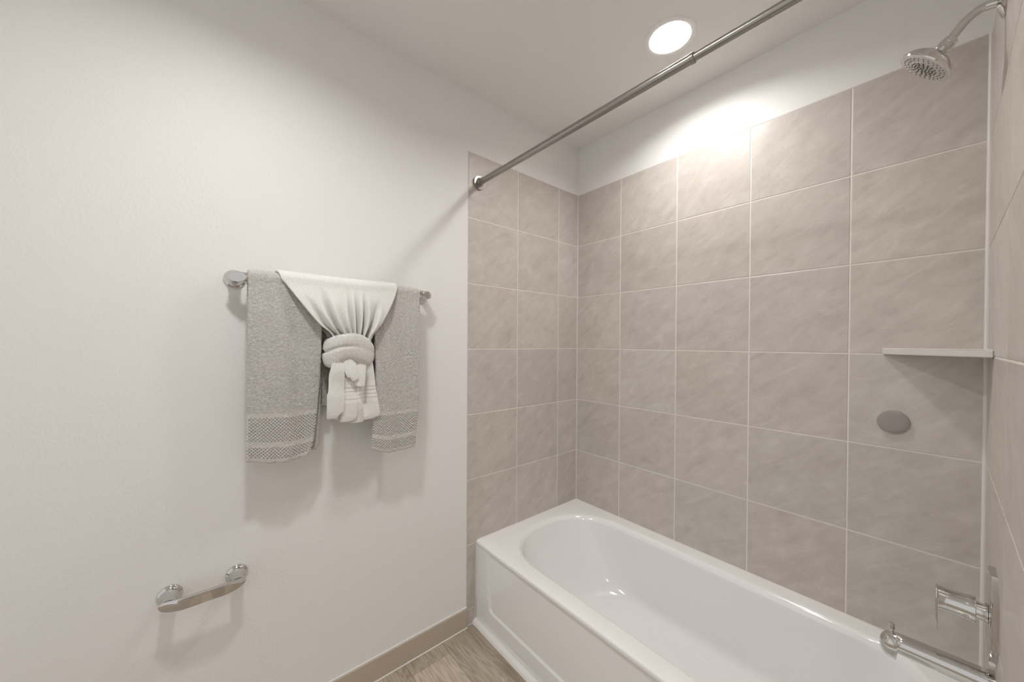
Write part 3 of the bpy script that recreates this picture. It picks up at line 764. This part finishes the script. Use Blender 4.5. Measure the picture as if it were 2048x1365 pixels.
for rr, cnt, size in ((.006, 5, .0014), (.013, 9, .0014), (.020, 13, .0014), (.0265, 15, .0012), (.036, 20, .0010), (.0445, 26, .0010)):
    for k in range(cnt):
        a = 2*math.pi*(k+.5*(cnt % 2))/cnt
        c = fc+hd*(.0023 if rr < .028 else .0011)+(fu*math.cos(a)+fv*math.sin(a))*rr
        if proto is None:
            me = lathe([(0, .0021), (.0014, .0018), (.0026, .0011), (.0028, .0002)], (0, 0, 0), hd, 8); me.materials.append(NOZZLE)
            me.polygons.foreach_set('use_smooth', [True]*len(me.polygons))
            o = proto = bpy.data.objects.new('nozzle', me)
        else: o = proto.copy()
        col.objects.link(o); o.parent = face; o.location = c-Vector(shw.location); s_ = size/.0014; o.scale = (s_, s_, s_)

# ------------------------------------------------------------------ mixer valve
mv = empty('shower_valve', (W, SY, .735), 'chrome single lever shower valve on the right tiled wall above the spout', 'shower valve')
VY, VZ = -.370, .732
def escutcheon():
    hw, hh = .076, .098; cy_, cz_ = .046, .036
    base = [(-hw, -hh+.055), (-hw, hh-.038), (-hw+.038, hh-.006), (-.030, hh), (.030, hh), (hw-.038, hh-.006), (hw, hh-.038), (hw, -hh+.055), (hw-.045, -hh+.008), (.03, -hh), (-.03, -hh), (-hw+.045, -hh+.008)]
    R = []
    for x, s_ in ((W, 1), (W-.0085, 1), (W-.0105, .985), (W-.0110, .955)):
        R.append([(x, VY+y*s_, VZ+z*s_) for y, z in base])
    return rings_mesh(R)
part('escutcheon', escutcheon(), CHROME, mv, 'eight-sided chrome back plate', smooth=25)
part('stem', lathe([(0, .0215), (.003, .0215), (.0032, .0185), (.017, .0185), (.0175, .016)], (W-.0118, VY, VZ), (-1, 0, 0)), CHROME, mv, smooth=30)
hdl = part('handle', lathe([(0, .020), (.0005, .0280), (.002, .0283), (.012, .0262), (.026, .0245), (.040, .0240), (.050, .0250), (.0555, .0258), (.0565, .0245)], (1.4795, VY, VZ), (-1, 0, 0), 56), CHROME, mv, smooth=35)
lv = box(1.4195, 1.4235, VY-.0115, VY+.0115, .655, VZ+.025, .0016)
part('lever', lv, CHROME, hdl, 'thin chrome lever blade pointing down', smooth=30)

# ------------------------------------------------------------------ tub spout
sp = empty('tub_spout', (W, SY, .577), 'chrome tub spout with a pull-up diverter knob above the tub rim', 'tub spout')
def spout():
    st = [(W, .603, .550, .027), (1.498, .603, .550, .027), (1.4975, .6005, .5515, .0245), (1.46, .6000, .5520, .0240), (1.41, .5990, .5525, .0232), (1.372, .5980, .5525, .0228), (1.3590, .5980, .5525, .0225),
          (1.3575, .5980, .536, .0225), (1.3565, .5980, .5325, .0222), (1.345, .5968, .5330, .0218), (1.337, .5925, .5370, .0205), (1.331, .5850, .5440, .0175), (1.3275, .5770, .5520, .0125), (1.3262, .5690, .5600, .004)]
    R = []
    for x, t, b, hw in st:
        cz_, hz = (t+b)/2, (t-b)/2
        r = []
        for k in range(48):
            a = 2*math.pi*k/48; c, s_ = math.cos(a), math.sin(a)
            n_ = 2.3; r.append((x, SY+hw*math.copysign(abs(c)**(2/n_), c), cz_+hz*math.copysign(abs(s_)**(2/n_), s_)))
        R.append(r)
    return rings_mesh(R)
part('spout_body', spout(), CHROME, sp, smooth=40)
part('diverter_knob', lathe([(0, .0045), (.006, .0040), (.009, .0044), (.0095, .0058), (.022, .0058), (.0232, .0048), (.0234, .001)], (1.3475, SY, .5965), (0, 0, 1), 6), CHROME, sp, smooth=25)
